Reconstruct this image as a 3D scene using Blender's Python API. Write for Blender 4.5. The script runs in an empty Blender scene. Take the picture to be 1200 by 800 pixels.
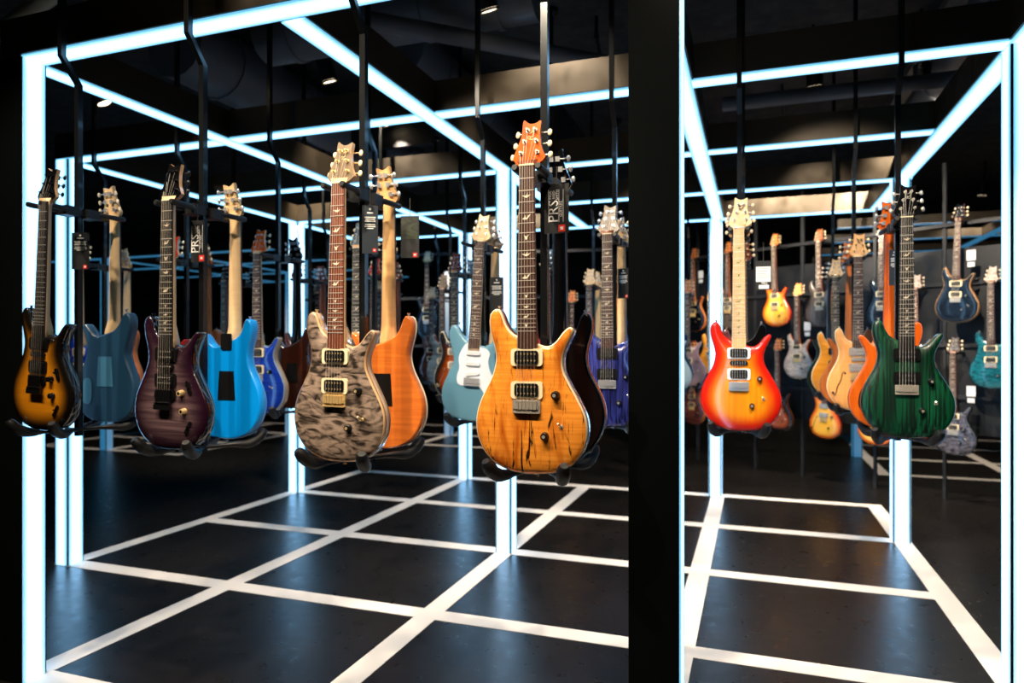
import bpy, bmesh, math, random
from mathutils import Vector, Matrix
from mathutils.geometry import delaunay_2d_cdt
random.seed(7)
S = bpy.context.scene
COL = S.collection
D = bpy.data
PI = math.pi

# ------------------------------------------------------------------ camera
cam_data = D.cameras.new('camera')
cam = D.objects.new('camera', cam_data); COL.objects.link(cam)
cam.location = (0, 0, 1.4)
cam.rotation_euler = (PI/2, 0, math.atan2(283, 803))
cam_data.sensor_width = 36.0
cam_data.lens = 803/1200*36.0
cam_data.shift_y = 7/1200
cam_data.clip_start = 0.05
cam_data.dof.use_dof = True
cam_data.dof.focus_distance = 1.98
cam_data.dof.aperture_fstop = 2.6
S.camera = cam

# ------------------------------------------------------------------ world and exposure
w = D.worlds.new('world'); S.world = w; w.use_nodes = True
w.node_tree.nodes['Background'].inputs[0].default_value = (0.25, 0.5, 0.8, 1)
w.node_tree.nodes['Background'].inputs[1].default_value = 0.012
S.view_settings.view_transform = 'Standard'
S.view_settings.look = 'None'
S.view_settings.exposure = 0.0
S.view_settings.gamma = 1.0

LED_STRENGTH = 1.0
LED_CORE = (0.92, 2.1, 3.5)
LED_EDGE = (0.18, 0.60, 0.92)
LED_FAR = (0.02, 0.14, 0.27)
SPOT_W = 165.0
SPOT_COLOR = (1.0, 0.84, 0.64)

# ------------------------------------------------------------------ materials
def lin(r, g, b):
    f = lambda c: (c/255/12.92) if c/255 <= 0.04045 else ((c/255+0.055)/1.055)**2.4
    return (f(r), f(g), f(b), 1.0)

class NT:
    def __init__(s, name):
        s.m = D.materials.new(name); s.m.use_nodes = True
        s.t = s.m.node_tree; s.n = s.t.nodes; s.p = s.n['Principled BSDF']
    def node(s, kind, **kw):
        x = s.n.new(kind)
        for k, v in kw.items(): setattr(x, k, v)
        return x
    def link(s, a, b): s.t.links.new(a, b)
    def mix(s, fac, a, b, mode='MIX'):
        x = s.node('ShaderNodeMix', data_type='RGBA', blend_type=mode)
        for i, v in ((0, fac), (6, a), (7, b)):
            if hasattr(v, 'type') and hasattr(v, 'node'): s.link(v, x.inputs[i])
            else: x.inputs[i].default_value = v
        return x.outputs[2]
    def noise(s, scale, detail=3.0, dist=0.0, loc=(0, 0, 0), sc=1.0, rough=0.5):
        tc = s.node('ShaderNodeTexCoord'); mp = s.node('ShaderNodeMapping')
        mp.inputs['Scale'].default_value = scale; mp.inputs['Location'].default_value = loc
        s.link(tc.outputs['Object'], mp.inputs[0])
        nz = s.node('ShaderNodeTexNoise'); nz.inputs['Scale'].default_value = sc
        nz.inputs['Detail'].default_value = detail; nz.inputs['Distortion'].default_value = dist
        nz.inputs['Roughness'].default_value = rough
        s.link(mp.outputs[0], nz.inputs['Vector'])
        return nz.outputs[0]
    def rng(s, v, a, b, c=0.0, d=1.0, smooth=True):
        x = s.node('ShaderNodeMapRange'); x.interpolation_type = 'SMOOTHSTEP' if smooth else 'LINEAR'
        s.link(v, x.inputs[0])
        for i, q in ((1, a), (2, b), (3, c), (4, d)): x.inputs[i].default_value = q
        return x.outputs[0]
    def bump(s, h, strength=0.3, dist=0.002):
        b = s.node('ShaderNodeBump'); b.inputs['Strength'].default_value = strength
        b.inputs['Distance'].default_value = dist
        s.link(h, b.inputs['Height']); s.link(b.outputs[0], s.p.inputs['Normal'])

def plain(name, col, rough=0.4, metal=0.0, coat=0.0, spec=0.5, vary=0.0):
    t = NT(name); p = t.p
    p.inputs['Base Color'].default_value = col if len(col) == 4 else (*col, 1)
    p.inputs['Roughness'].default_value = rough
    p.inputs['Metallic'].default_value = metal
    p.inputs['Specular IOR Level'].default_value = spec
    if coat:
        p.inputs['Coat Weight'].default_value = coat; p.inputs['Coat Roughness'].default_value = 0.04
    if vary:
        n = t.noise((1, 1, 1), 4, 0.3, sc=9)
        c = p.inputs['Base Color'].default_value[:]
        lo = (c[0]*(1-vary), c[1]*(1-vary), c[2]*(1-vary), 1)
        t.link(t.mix(n, lo, c), p.inputs['Base Color'])
        t.link(t.rng(n, 0.2, 0.8, rough*0.75, min(1, rough*1.3)), p.inputs['Roughness'])
    return t.m

def emitter(name, col, k=1.0):
    t = NT(name); p = t.p
    p.inputs['Base Color'].default_value = (0.6, 0.65, 0.7, 1)
    p.inputs['Emission Color'].default_value = (*col, 1)
    p.inputs['Emission Strength'].default_value = k
    return t.m

def finish(name, base, dark=None, fig=None, edge=None, e0=0.0, e1=0.7, amt=1.0, seed=0.0, rough=0.2, coat=1.0, gap=None):
    """Lacquered guitar finish: base colour, a wood figure towards a dark colour, a sunburst edge colour."""
    t = NT(name); p = t.p
    p.inputs['Roughness'].default_value = rough
    p.inputs['Coat Weight'].default_value = coat; p.inputs['Coat Roughness'].default_value = 0.05
    out = base; L = (seed, seed*1.7, seed*0.6)
    if fig == 'flame':
        a = t.noise((4, 4, 70), 3, 0.8, L); f = t.rng(a, 0.35, 0.68)
        out = t.mix(t.rng(f, 0, 1, amt, 0, False), base, dark)
    elif fig == 'quilt':
        a = t.noise((13, 13, 32), 2.0, 1.8, L, rough=0.45); f = t.rng(a, 0.32, 0.64)
        b = t.noise((50, 50, 90), 4, 0.5, L); g = t.rng(b, 0.3, 0.7, 0.75, 1.0)
        out = t.mix(f, dark, base)
        out = t.mix(1.0, out, g, 'MULTIPLY')
        t.bump(a, 0.12, 0.004)
    elif fig == 'grain':
        a = t.noise((130, 130, 3.0), 4, 0.6, L); f = t.rng(a, 0.40, 0.62)
        out = t.mix(f, dark, base)
        b = t.noise((5, 5, 3), 3, 0.5, L)
        out = t.mix(t.rng(b, 0.35, 0.7, 0.55, 0), out, dark)
    elif fig == 'wood':
        a = t.noise((38, 38, 1.6), 4, 0.9, L); f = t.rng(a, 0.3, 0.75)
        out = t.mix(f, dark, base)
        b = t.noise((3, 3, 60), 2, 0.7, L); out = t.mix(t.rng(b, 0.4, 0.7, 0.3*amt, 0), out, dark)
    elif fig == 'spalt':
        a = t.noise((5, 5, 120), 2, 0.3, L); out = t.mix(t.rng(a, 0.3, 0.7, 0.55, 0), base, (base[0]*0.72, base[1]*0.5, base[2]*0.3, 1))
        b = t.noise((22, 22, 5), 3, 0.8, L); out = t.mix(t.rng(b, 0.44, 0.70, 0, 0.85), out, (base[0]*0.5, base[1]*0.25, base[2]*0.1, 1))
        c = t.noise((58, 58, 7), 6, 0.9, (L[0]+3, L[1], L[2]), rough=0.6); m = t.rng(c, 0.545, 0.64)
        tc = t.node('ShaderNodeTexCoord'); sx = t.node('ShaderNodeSeparateXYZ'); t.link(tc.outputs['Object'], sx.inputs[0])
        z = t.rng(sx.outputs[2], 0.32, 0.12, 0.45, 1.0)
        mu = t.node('ShaderNodeMath', operation='MULTIPLY'); t.link(m, mu.inputs[0]); t.link(z, mu.inputs[1])
        out = t.mix(mu.outputs[0], out, dark)
    if edge:
        at = t.node('ShaderNodeAttribute', attribute_name='edge')
        out = t.mix(t.rng(at.outputs['Fac'], e0, e1), edge, out)
    if isinstance(out, tuple): p.inputs['Base Color'].default_value = out
    else: t.link(out, p.inputs['Base Color'])
    return t.m

M = {}
def diffuser():
    # the strip sits behind the middle of the diffuser, so its edges give off less light
    t = NT('led_diffuser_profile'); t.p.inputs['Base Color'].default_value = (0.6, 0.65, 0.7, 1)
    at = t.node('ShaderNodeAttribute', attribute_name='across')
    ab = t.node('ShaderNodeMath', operation='ABSOLUTE'); t.link(at.outputs['Fac'], ab.inputs[0])
    t.link(t.mix(t.rng(ab.outputs[0], 0.5, 1.0), (*LED_CORE, 1), (*LED_EDGE, 1)), t.p.inputs['Emission Color'])
    t.p.inputs['Emission Strength'].default_value = LED_STRENGTH
    return t.m
M['led'] = diffuser()
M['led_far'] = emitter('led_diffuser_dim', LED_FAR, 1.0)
M['lens'] = emitter('warm_lamp_lens', (1.0, 0.78, 0.5), 6.0)
M['black'] = plain('black_steel', lin(14, 16, 18), 0.32, 0.4, vary=0.3)
M['cladding'] = plain('black_cladding', lin(3, 5, 6), 0.85, spec=0.05)
M['slot'] = plain('dark_slotted_steel', lin(48, 50, 54), 0.45, 0.3, vary=0.3)
M['rod'] = plain('black_rod_enamel', lin(20, 22, 24), 0.22, 0.3, coat=0.3)
M['rubber'] = plain('black_rubber', lin(17, 17, 18), 0.42, vary=0.35)
M['fascia'] = plain('dark_bronze_fascia', lin(62, 54, 43), 0.4, 0.5, vary=0.35)
M['strip'] = plain('white_floor_strip', lin(244, 236, 228), 0.55, vary=0.05)
M['ceil'] = plain('black_ceiling_paint', lin(40, 43, 48), 0.85, vary=0.5)
M['wall'] = plain('black_wall_paint', lin(9, 12, 16), 0.6, vary=0.3)
M['panel'] = plain('navy_black_board', lin(11, 15, 21), 0.5, vary=0.3)
M['duct'] = plain('grey_black_duct', lin(104, 108, 116), 0.5, 0.2, vary=0.5)
M['pipe'] = plain('dark_grey_pipe', lin(92, 90, 92), 0.45, 0.2, vary=0.3)
M['beige'] = plain('beige_pipe_lagging', lin(190, 170, 140), 0.7, vary=0.3)
M['chrome'] = plain('chrome', (0.78, 0.78, 0.79), 0.2, 0.7)
M['nickel'] = plain('nickel', (0.68, 0.62, 0.53), 0.25, 0.65)
M['gold'] = plain('gold_plate', (0.86, 0.62, 0.28), 0.28, 0.6)
M['blackhw'] = plain('black_hardware', (0.012, 0.012, 0.013), 0.2, 0.6, coat=0.3)
M['cream'] = plain('cream_plastic', lin(238, 220, 180), 0.35)
M['pearl'] = plain('pearl_plastic', lin(226, 206, 170), 0.28, coat=0.3)
M['white'] = plain('white_plastic', lin(226, 228, 232), 0.35)
M['blackp'] = plain('black_plastic', lin(15, 15, 16), 0.3)
M['amberknob'] = plain('dark_amber_knob', lin(58, 28, 14), 0.2, coat=0.6)
M['inlay'] = plain('pearl_inlay', lin(235, 222, 196), 0.25)
M['abalone'] = plain('abalone_inlay', lin(118, 128, 70), 0.25)
M['steel'] = plain('string_steel', (0.80, 0.74, 0.64), 0.35, 0.6)
M['card'] = plain('black_card', lin(16, 17, 20), 0.5)
M['cardwhite'] = plain('white_card', lin(210, 214, 218), 0.5)
M['red'] = plain('red_print', lin(222, 44, 28), 0.5)
M['picture'] = finish('green_photo_print', lin(40, 52, 24), lin(12, 14, 14), 'quilt', coat=0.0, rough=0.5)
M['ink'] = plain('white_ink', lin(232, 230, 226), 0.5)
M['bluelitcard'] = plain('blue_lit_black_card', lin(20, 34, 46), 0.5)  # black card with the blue light on it put into its colour
def wood(name, a, b, seed=0, rough=0.35, coat=0.25): return finish(name, lin(*a), lin(*b), 'wood', seed=seed, rough=rough, coat=coat)
M['maple'] = wood('maple', (222, 178, 122), (196, 146, 92), 1)
M['palemaple'] = wood('pale_maple', (226, 196, 150), (206, 170, 122), 2)
M['mahogany'] = wood('mahogany', (142, 74, 36), (104, 48, 22), 3)
M['natmahog'] = wood('natural_mahogany', (206, 122, 58), (176, 92, 40), 4)
M['rosewood'] = wood('rosewood', (84, 46, 30), (52, 27, 19), 5, 0.5, 0.0)
M['redrosewood'] = wood('red_rosewood', (122, 62, 36), (88, 40, 24), 6, 0.5, 0.0)
M['ebony'] = wood('ebony', (30, 26, 24), (18, 16, 16), 7, 0.4, 0.0)
M['pickguard'] = plain('white_pickguard', lin(216, 222, 230), 0.25, coat=0.3)
# floor: black rubber tiles, satin, scuffed
t = NT('black_satin_floor'); p = t.p
n1 = t.noise((1, 1, 1), 5, 0.4, sc=2.2); n2 = t.noise((1, 1, 1), 6, 0.3, sc=14)
t.link(t.mix(n1, lin(12, 11, 11), lin(32, 28, 26)), p.inputs['Base Color'])
t.link(t.rng(n2, 0.3, 0.7, 0.27, 0.34), p.inputs['Roughness'])
p.inputs['Specular IOR Level'].default_value = 0.6
M['floor'] = t.m

# ------------------------------------------------------------------ mesh helpers
class MB:
    def __init__(s): s.v = []; s.f = []; s.m = []; s.s = []
    def add(s, vs, fs, mi=0, smooth=False):
        o = len(s.v); s.v += [tuple(q) for q in vs]
        for f in fs: s.f.append([i+o for i in f]); s.m.append(mi); s.s.append(smooth)
    def box(s, a, b, mi=0):
        (x0, y0, z0), (x1, y1, z1) = a, b
        v = [(x0,y0,z0),(x1,y0,z0),(x1,y1,z0),(x0,y1,z0),(x0,y0,z1),(x1,y0,z1),(x1,y1,z1),(x0,y1,z1)]
        s.add(v, [(0,3,2,1),(4,5,6,7),(0,1,5,4),(1,2,6,5),(2,3,7,6),(3,0,4,7)], mi)
    def tube(s, pts, rad, n=8, mi=0, smooth=True, rot=0.0, flat=1.0):
        pts = [Vector(q) for q in pts]
        if not isinstance(rad, (list, tuple)): rad = [rad]*len(pts)
        rings = []
        up = None
        for i, q in enumerate(pts):
            d = (pts[min(i+1, len(pts)-1)] - pts[max(i-1, 0)]).normalized()
            if up is None: up = Vector((0, 0, 1)) if abs(d.z) < 0.9 else Vector((0, 1, 0))
            u = (up - d*up.dot(d)).normalized(); w_ = d.cross(u); up = u
            rings.append([q + (u*math.cos(rot+2*PI*k/n)*flat + w_*math.sin(rot+2*PI*k/n))*rad[i] for k in range(n)])
        vs = [v for r in rings for v in r]; fs = []
        for i in range(len(pts)-1):
            for k in range(n):
                a = i*n+k; b = i*n+(k+1) % n
                fs.append((a, b, b+n, a+n))
        s.add(vs, fs, mi, smooth)
        o = len(vs)
        s.add(rings[0], [tuple(range(n-1, -1, -1))], mi); s.add(rings[-1], [tuple(range(n))], mi)
    def prism(s, pts, y0, y1, mi=0):
        """polygon in (x, z), CCW seen from -Y, extruded from y0 (front) to y1 (back)"""
        n = len(pts)
        vs = [(x, y0, z) for x, z in pts] + [(x, y1, z) for x, z in pts]
        tri = tess(pts)
        fs = [tuple(t_) for t_ in tri] + [tuple(n+i for i in reversed(t_)) for t_ in tri]
        fs += [(i, n+i, n+(i+1) % n, (i+1) % n) for i in range(n)]
        s.add(vs, fs, mi)
    def ball(s, c, r, mi=0, seg=8, rings=5):
        if not isinstance(r, (tuple, list)): r = (r, r, r)
        vs = [(c[0], c[1], c[2]-r[2])]
        for j in range(1, rings):
            a = -PI/2+PI*j/rings
            for k in range(seg):
                b = 2*PI*k/seg
                vs.append((c[0]+r[0]*math.cos(a)*math.cos(b), c[1]+r[1]*math.cos(a)*math.sin(b), c[2]+r[2]*math.sin(a)))
        vs.append((c[0], c[1], c[2]+r[2])); top = len(vs)-1; fs = []
        for k in range(seg):
            fs.append((0, 1+(k+1) % seg, 1+k))
            fs.append((top, top-seg+k, top-seg+(k+1) % seg))
            for j in range(rings-2):
                a = 1+j*seg+k; b = 1+j*seg+(k+1) % seg
                fs.append((a, b, b+seg, a+seg))
        s.add(vs, fs, mi, True)
    def mesh(s, name, nslots=None):
        me = D.meshes.new(name); me.from_pydata(s.v, [], s.f)
        me.polygons.foreach_set('material_index', s.m); me.polygons.foreach_set('use_smooth', s.s)
        for _ in range(nslots or (max(s.m)+1 if s.m else 1)): me.materials.append(None)
        me.update(); return me

def tess(pts):
    r = delaunay_2d_cdt([Vector(q) for q in pts], [(i, (i+1) % len(pts)) for i in range(len(pts))], [], 1, 1e-7)
    if len(r[0]) != len(pts): return [tuple(range(len(pts)))]
    inv = {i: (o[0] if o else i) for i, o in enumerate(r[3])}
    return [tuple(inv[i] for i in f) for f in r[2]]

def catmull(P, k, closed=True):
    out = []; n = len(P)
    for i in range(n if closed else n-1):
        a, b, c, d = (P[(i+j) % n] if closed else P[min(max(i+j, 0), n-1)] for j in (-1, 0, 1, 2))
        for q in range(k):
            u = q/k
            out.append(tuple(0.5*(2*b[e]+(c[e]-a[e])*u+(2*a[e]-5*b[e]+4*c[e]-d[e])*u*u+(3*b[e]-a[e]-3*c[e]+d[e])*u**3) for e in range(len(b))))
    if not closed: out.append(P[-1])
    return out

def inset(P, d):
    n = len(P); out = []
    for i in range(n):
        a = Vector(P[i-1]); c = Vector(P[(i+1) % n]); e = (c-a).normalized()
        nrm = Vector((-e.y, e.x))           # inward for CCW
        out.append((P[i][0]+nrm.x*d, P[i][1]+nrm.y*d))
    return out

CACHE = {}
def cached(key, fn):
    if key not in CACHE: CACHE[key] = fn()
    return CACHE[key]

def across(me, axis):
    v = [q.co[axis] for q in me.vertices]; a, e = min(v), max(v)
    at = me.attributes.new('across', 'FLOAT', 'POINT'); at.data.foreach_set('value', [2*(q-a)/(e-a)-1 for q in v])
    return me
def obj(name, me, mats, parent=None, loc=(0, 0, 0), rot=(0, 0, 0), scale=(1, 1, 1)):
    if not isinstance(mats, (list, tuple)): mats = [mats]
    o = D.objects.new(name, me); COL.objects.link(o)
    if parent: o.parent = parent
    o.location = loc; o.rotation_euler = rot; o.scale = scale
    while len(me.materials) < len(mats): me.materials.append(None)
    for i, m in enumerate(mats):
        o.material_slots[i].link = 'OBJECT'; o.material_slots[i].material = m
    return o
def tag(o, label, cat, group=None):
    o['label'] = label; o['category'] = cat
    if group: o['group'] = group
    return o
def empty(name, loc=(0, 0, 0), rot=(0, 0, 0)):
    o = D.objects.new(name, None); COL.objects.link(o); o.location = loc; o.rotation_euler = rot
    o.empty_display_size = 0.05
    return o
def structure(name, me, mats, **kw):
    o = obj(name, me, mats, **kw); o['kind'] = 'structure'; return o

# ------------------------------------------------------------------ room shell
def shell():
    b = MB(); b.box((-13, -2.5, -0.1), (7, 15.5, 0)); structure('floor', b.mesh('floor'), M['floor'])
    b = MB(); b.box((-13, -2.5, 3.6), (7, 15.5, 3.7)); structure('ceiling', b.mesh('ceiling'), M['ceil'])
    for nm, a, c in (('wall_left', (-13.1, -2.5, 0), (-13, 15.5, 3.6)), ('wall_right', (7, -2.5, 0), (7.1, 15.5, 3.6)),
                     ('wall_back', (-13, 15.5, 0), (7, 15.6, 3.6)), ('wall_front', (-13, -2.6, 0), (7, -2.5, 3.6))):
        b = MB(); b.box(a, c); structure(nm, b.mesh(nm), M['wall'])
shell()

XS = [-4.2, -2.92, -1.605, -0.317, 1.01]
YS = [2.08, 3.25, 4.43, 5.6, 6.77]
ntrim = [0]
def strip(x0, y0, x1, y1, lift=0.0):
    ntrim[0] += 1
    b = MB(); b.box((min(x0, x1), min(y0, y1), 0.0), (max(x0, x1), max(y0, y1), 0.002+lift))
    structure('trim_%d' % ntrim[0], b.mesh('floor_strip'), M['strip'])
W = 0.06
def xline(y, xa, xb, xs):
    """a white strip along X, cut where the strips along Y cross it"""
    c = [xa] + [q for q in xs if xa < q < xb] + [xb]
    for a, e in zip(c, c[1:]): strip(a+(W if a in xs else 0), y-W, e-(W if e in xs else 0), y+W)
strip(XS[0]-W, 3.25-W, XS[0]+W, 6.77+W)
strip(XS[1]-W, 2.08-W, XS[1]+W, 6.77+W)
strip(XS[2]-W, 0.6, XS[2]+W, 6.77+W)
strip(XS[3]-W, 0.6, XS[3]+W, 6.77+W)
strip(XS[4]-W, 1.5, XS[4]+W, 6.77+W)
xline(2.08, XS[1], XS[4], XS)
for y in YS[1:]: xline(y, XS[0], XS[4], XS)
# the further grids, seen across the dark floor
FXL = [-9.6, -8.35, -7.1]; FYL = [7.0, 8.1, 9.3, 10.5]
for x in FXL: strip(x-W, FYL[0]-W, x+W, FYL[-1]+W)
for y in FYL: xline(y, FXL[0], FXL[2], FXL)
FXC = [-5.8, -4.6, -3.3]; FYC = [8.9, 10.0, 11.2]
for x in FXC: strip(x-W, FYC[0]-W, x+W, FYC[-1]+W)
for y in FYC: xline(y, FXC[0], FXC[2], FXC)
FXR = [1.36, 2.66, 3.95]; FYR = [8.5, 9.7, 10.95, 12.1]
for x in FXR: strip(x-W, FYR[0]-W, x+W, FYR[-1]+W)
for y in FYR: xline(y, FXR[0], FXR[2]+0.9, FXR)

# ------------------------------------------------------------------ light frames
ZT = 2.61
def light_column(x, y, label, half=0.055, dark=(), z1=ZT, led='led', front=0.0):
    r = tag(empty('light_column', (x, y, 0)), label, 'light column', 'lit columns of the light frames' if led == 'led' else 'dim blue far columns')
    b = MB(); b.box((-half-front, -half, 0.002), (half, half, z1)); obj('column_core', b.mesh('column_core'), M['cladding'], r)
    g = half-0.008
    for side in ('front', 'right', 'back', 'left'):
        if side in dark: continue
        b = MB()
        if side == 'front': b.box((-g, -half-0.004, 0.004), (g, -half, z1-0.002))
        if side == 'back': b.box((-g, half, 0.004), (g, half+0.004, z1-0.002))
        if side == 'right': b.box((half, -g, 0.004), (half+0.004, g, z1-0.002))
        if side == 'left': b.box((-half-0.004, -g, 0.004), (-half, g, z1-0.002))
        obj('light_panel', across(b.mesh('light_panel'), 0 if side in ('front', 'back') else 1), M[led], r)
    return r
light_column(-2.925, 2.06, 'tall white lit column at the far left edge of the photo, nearest the camera', dark=('front', 'left'), front=0.085)
light_column(-0.262, 2.06, 'broad near column with an unlit black front, right of the spalted amber guitar', half=0.062, dark=('front', 'left'), front=0.02)
light_column(-4.2, 3.25, 'lit corner column behind the yellow and black sunburst guitar')
light_column(1.02, 3.28, 'lit column at the right edge of the photo with a bright side')
light_column(-1.605, 4.43, 'lit column standing under and behind the spalted amber guitar')
light_column(-4.2, 5.6, 'lit column left of the grey quilted guitar, rear left corner')
light_column(1.0, 5.6, 'lit column standing directly below the green guitar')
light_column(-2.92, 6.77, 'thin far lit column below the pale teal guitar')
light_column(-0.34, 6.77, 'lit column behind the left horn of the red sunburst guitar')
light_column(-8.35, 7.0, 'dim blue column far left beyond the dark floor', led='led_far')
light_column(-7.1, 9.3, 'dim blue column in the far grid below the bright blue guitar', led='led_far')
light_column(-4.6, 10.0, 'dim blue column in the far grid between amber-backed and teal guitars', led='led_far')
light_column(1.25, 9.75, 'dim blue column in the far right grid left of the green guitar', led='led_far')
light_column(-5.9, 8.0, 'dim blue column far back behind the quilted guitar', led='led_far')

HB = 0.06; FZ = 0.16
def light_beam(a, e, label, z=ZT, led='led', drop=0.0, h=FZ, group=None, start=0.0):
    """horizontal frame beam: dark bronze fascia above, lit diffuser underneath"""
    (x0, y0), (x1, y1) = a, e
    r = tag(empty('light_beam', (x0, y0, z)), label, 'light beam', group)
    dx, dy = x1-x0, y1-y0; b = MB(); c = MB()
    z0 = 0.006-drop
    if abs(dx) > abs(dy):
        b.box((0, -HB, z0), (dx, HB, h)); c.box((start, -HB+0.008, z0-0.006), (dx, HB-0.008, z0))
    else:
        b.box((-HB, 0, z0), (HB, dy, h)); c.box((-HB+0.008, 0, z0-0.006), (HB-0.008, dy, z0))
    obj('beam_housing', b.mesh('beam_housing'), M['fascia'], r)
    obj('light_panel', across(c.mesh('light_panel'), 1 if abs(dx) > abs(dy) else 0), M[led], r)
light_beam((-2.985, 2.06), (-0.2, 2.06), 'near lit beam rising from the left column across the top of the photo', start=0.115)
light_beam((-4.255, 3.25), (1.07, 3.25), 'lit cross beam in the second row with a warm bronze fascia')
light_beam((-4.2, 4.43), (0.95, 4.43), 'lit cross beam in the third row, behind the middle column top')
light_beam((-4.255, 5.6), (1.07, 5.6), 'lit cross beam in the fourth row, joining the rear corner columns')
light_beam((-4.2, 6.77), (1.01, 6.77), 'furthest lit cross beam, at the back of the frame')
light_beam((-4.2, 3.31), (-4.2, 6.71), 'lit beam running back along the left side of the frame', drop=0.004)
light_beam((-2.92, 2.12), (-2.92, 6.71), 'lit beam running back from the near left column, crossing the photo diagonally', drop=0.004)
light_beam((-1.605, 2.12), (-1.605, 6.71), 'broad diagonal lit beam down to the middle column', drop=0.004)
light_beam((-0.317, 2.12), (-0.317, 6.71), 'broad pale lit beam running back right of the black column', drop=0.004)
light_beam((1.01, 2.3), (1.01, 6.71), 'lit beam running back along the right side of the frame', drop=0.004)
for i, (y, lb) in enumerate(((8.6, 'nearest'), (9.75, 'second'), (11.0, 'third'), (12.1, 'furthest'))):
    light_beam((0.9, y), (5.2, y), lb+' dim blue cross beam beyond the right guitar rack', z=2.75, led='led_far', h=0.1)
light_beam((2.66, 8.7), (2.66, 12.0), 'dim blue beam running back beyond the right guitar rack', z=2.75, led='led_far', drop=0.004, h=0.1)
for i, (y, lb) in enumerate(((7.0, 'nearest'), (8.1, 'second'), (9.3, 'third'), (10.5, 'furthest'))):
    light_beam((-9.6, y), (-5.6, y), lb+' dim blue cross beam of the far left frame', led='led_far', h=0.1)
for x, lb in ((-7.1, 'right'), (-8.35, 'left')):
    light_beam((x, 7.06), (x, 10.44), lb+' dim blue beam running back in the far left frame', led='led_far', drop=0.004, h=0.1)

# ------------------------------------------------------------------ ceiling services
def duct(pts, r, label, n=16, mat='duct', name='air_duct', cat='air duct', bands=0):
    rt = tag(empty(name, pts[0]), label, cat)
    o = Vector(pts[0]); q = [Vector(p_)-o for p_ in pts]
    b = MB(); b.tube(q, r, n); obj('duct_body' if bands else 'pipe_body', b.mesh(name), M[mat], rt)
    for k in range(bands):
        f = (k+0.5)/bands; c = q[0].lerp(q[-1], f); d = (q[-1]-q[0]).normalized()*0.02
        b = MB(); b.tube([c-d, c+d], r+0.012, n); obj('joint_band', b.mesh('joint_band'), M[mat], rt)
duct([(-3.0, 3.70, 3.42), (-1.15, 3.70, 3.42)], 0.17, 'fat grey ventilation duct under the ceiling above the middle beams', bands=4)
duct([(-1.97, 3.24, 3.17), (-0.75, 4.33, 3.17)], 0.05, 'long grey pipe crossing the ceiling above the amber guitar', name='ceiling_pipe', cat='pipe')
duct([(-2.2, 3.98, 3.36), (-2.2, 7.4, 3.36)], 0.2, 'grey duct running back above the grey quilted guitar', bands=4)
duct([(-3.475, 3.4, 3.34), (-3.475, 6.6, 3.34)], 0.22, 'wide dark duct running back over the left side of the frame', bands=4)
duct([(1.35, 2.2, 3.36), (1.35, 6.4, 3.36)], 0.2, 'dark duct above the right side of the frame', bands=3)
duct([(-4.7, 3.08, 3.4), (-3.5, 2.72, 3.4)], 0.05, 'beige lagged pipe under the ceiling in the top left corner', name='ceiling_pipe', cat='pipe', mat='beige')
duct([(0.0, 3.72, 3.45), (1.1, 3.72, 3.45)], 0.03, 'thin conduit pipe under the ceiling on the right', name='ceiling_pipe', cat='pipe', n=8)
duct([(-0.2, 4.9, 3.06), (2.4, 4.9, 3.06)], 0.05, 'pipe crossing the ceiling at the back above the red sunburst guitar', name='ceiling_pipe', cat='pipe', n=10)
cb = MB(); cb.tube(catmull([(-1.1, 2.45, 2.98), (-0.8, 2.5, 2.93), (-0.4, 2.6, 2.90), (0.0, 2.7, 2.98)], 6, False), 0.005, 6)
tag(obj('cable', cb.mesh('cable'), M['pipe']), 'thin sagging cable under the ceiling left of the black column', 'cable')
def soffit(a, b_, label):
    b = MB(); b.box(a, b_); r = tag(empty('ceiling_baffle', (0, 0, 0)), label, 'baffle')
    obj('baffle_board', b.mesh('baffle'), M['panel'], r)
soffit((-1.62, 5.0, 2.95), (-1.57, 7.0, 3.5), 'black hanging ceiling baffle left of the middle')
soffit((-3.2, 5.0, 3.05), (-2.45, 5.06, 3.5), 'black ceiling baffle across the left rear')
tb = MB(); tb.box((1.0, 4.0, 3.28), (1.1, 6.6, 3.34)); tag(obj('lighting_track', tb.mesh('lighting_track'), M['pipe']), 'pale lighting track under the ceiling, upper right', 'track')

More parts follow.
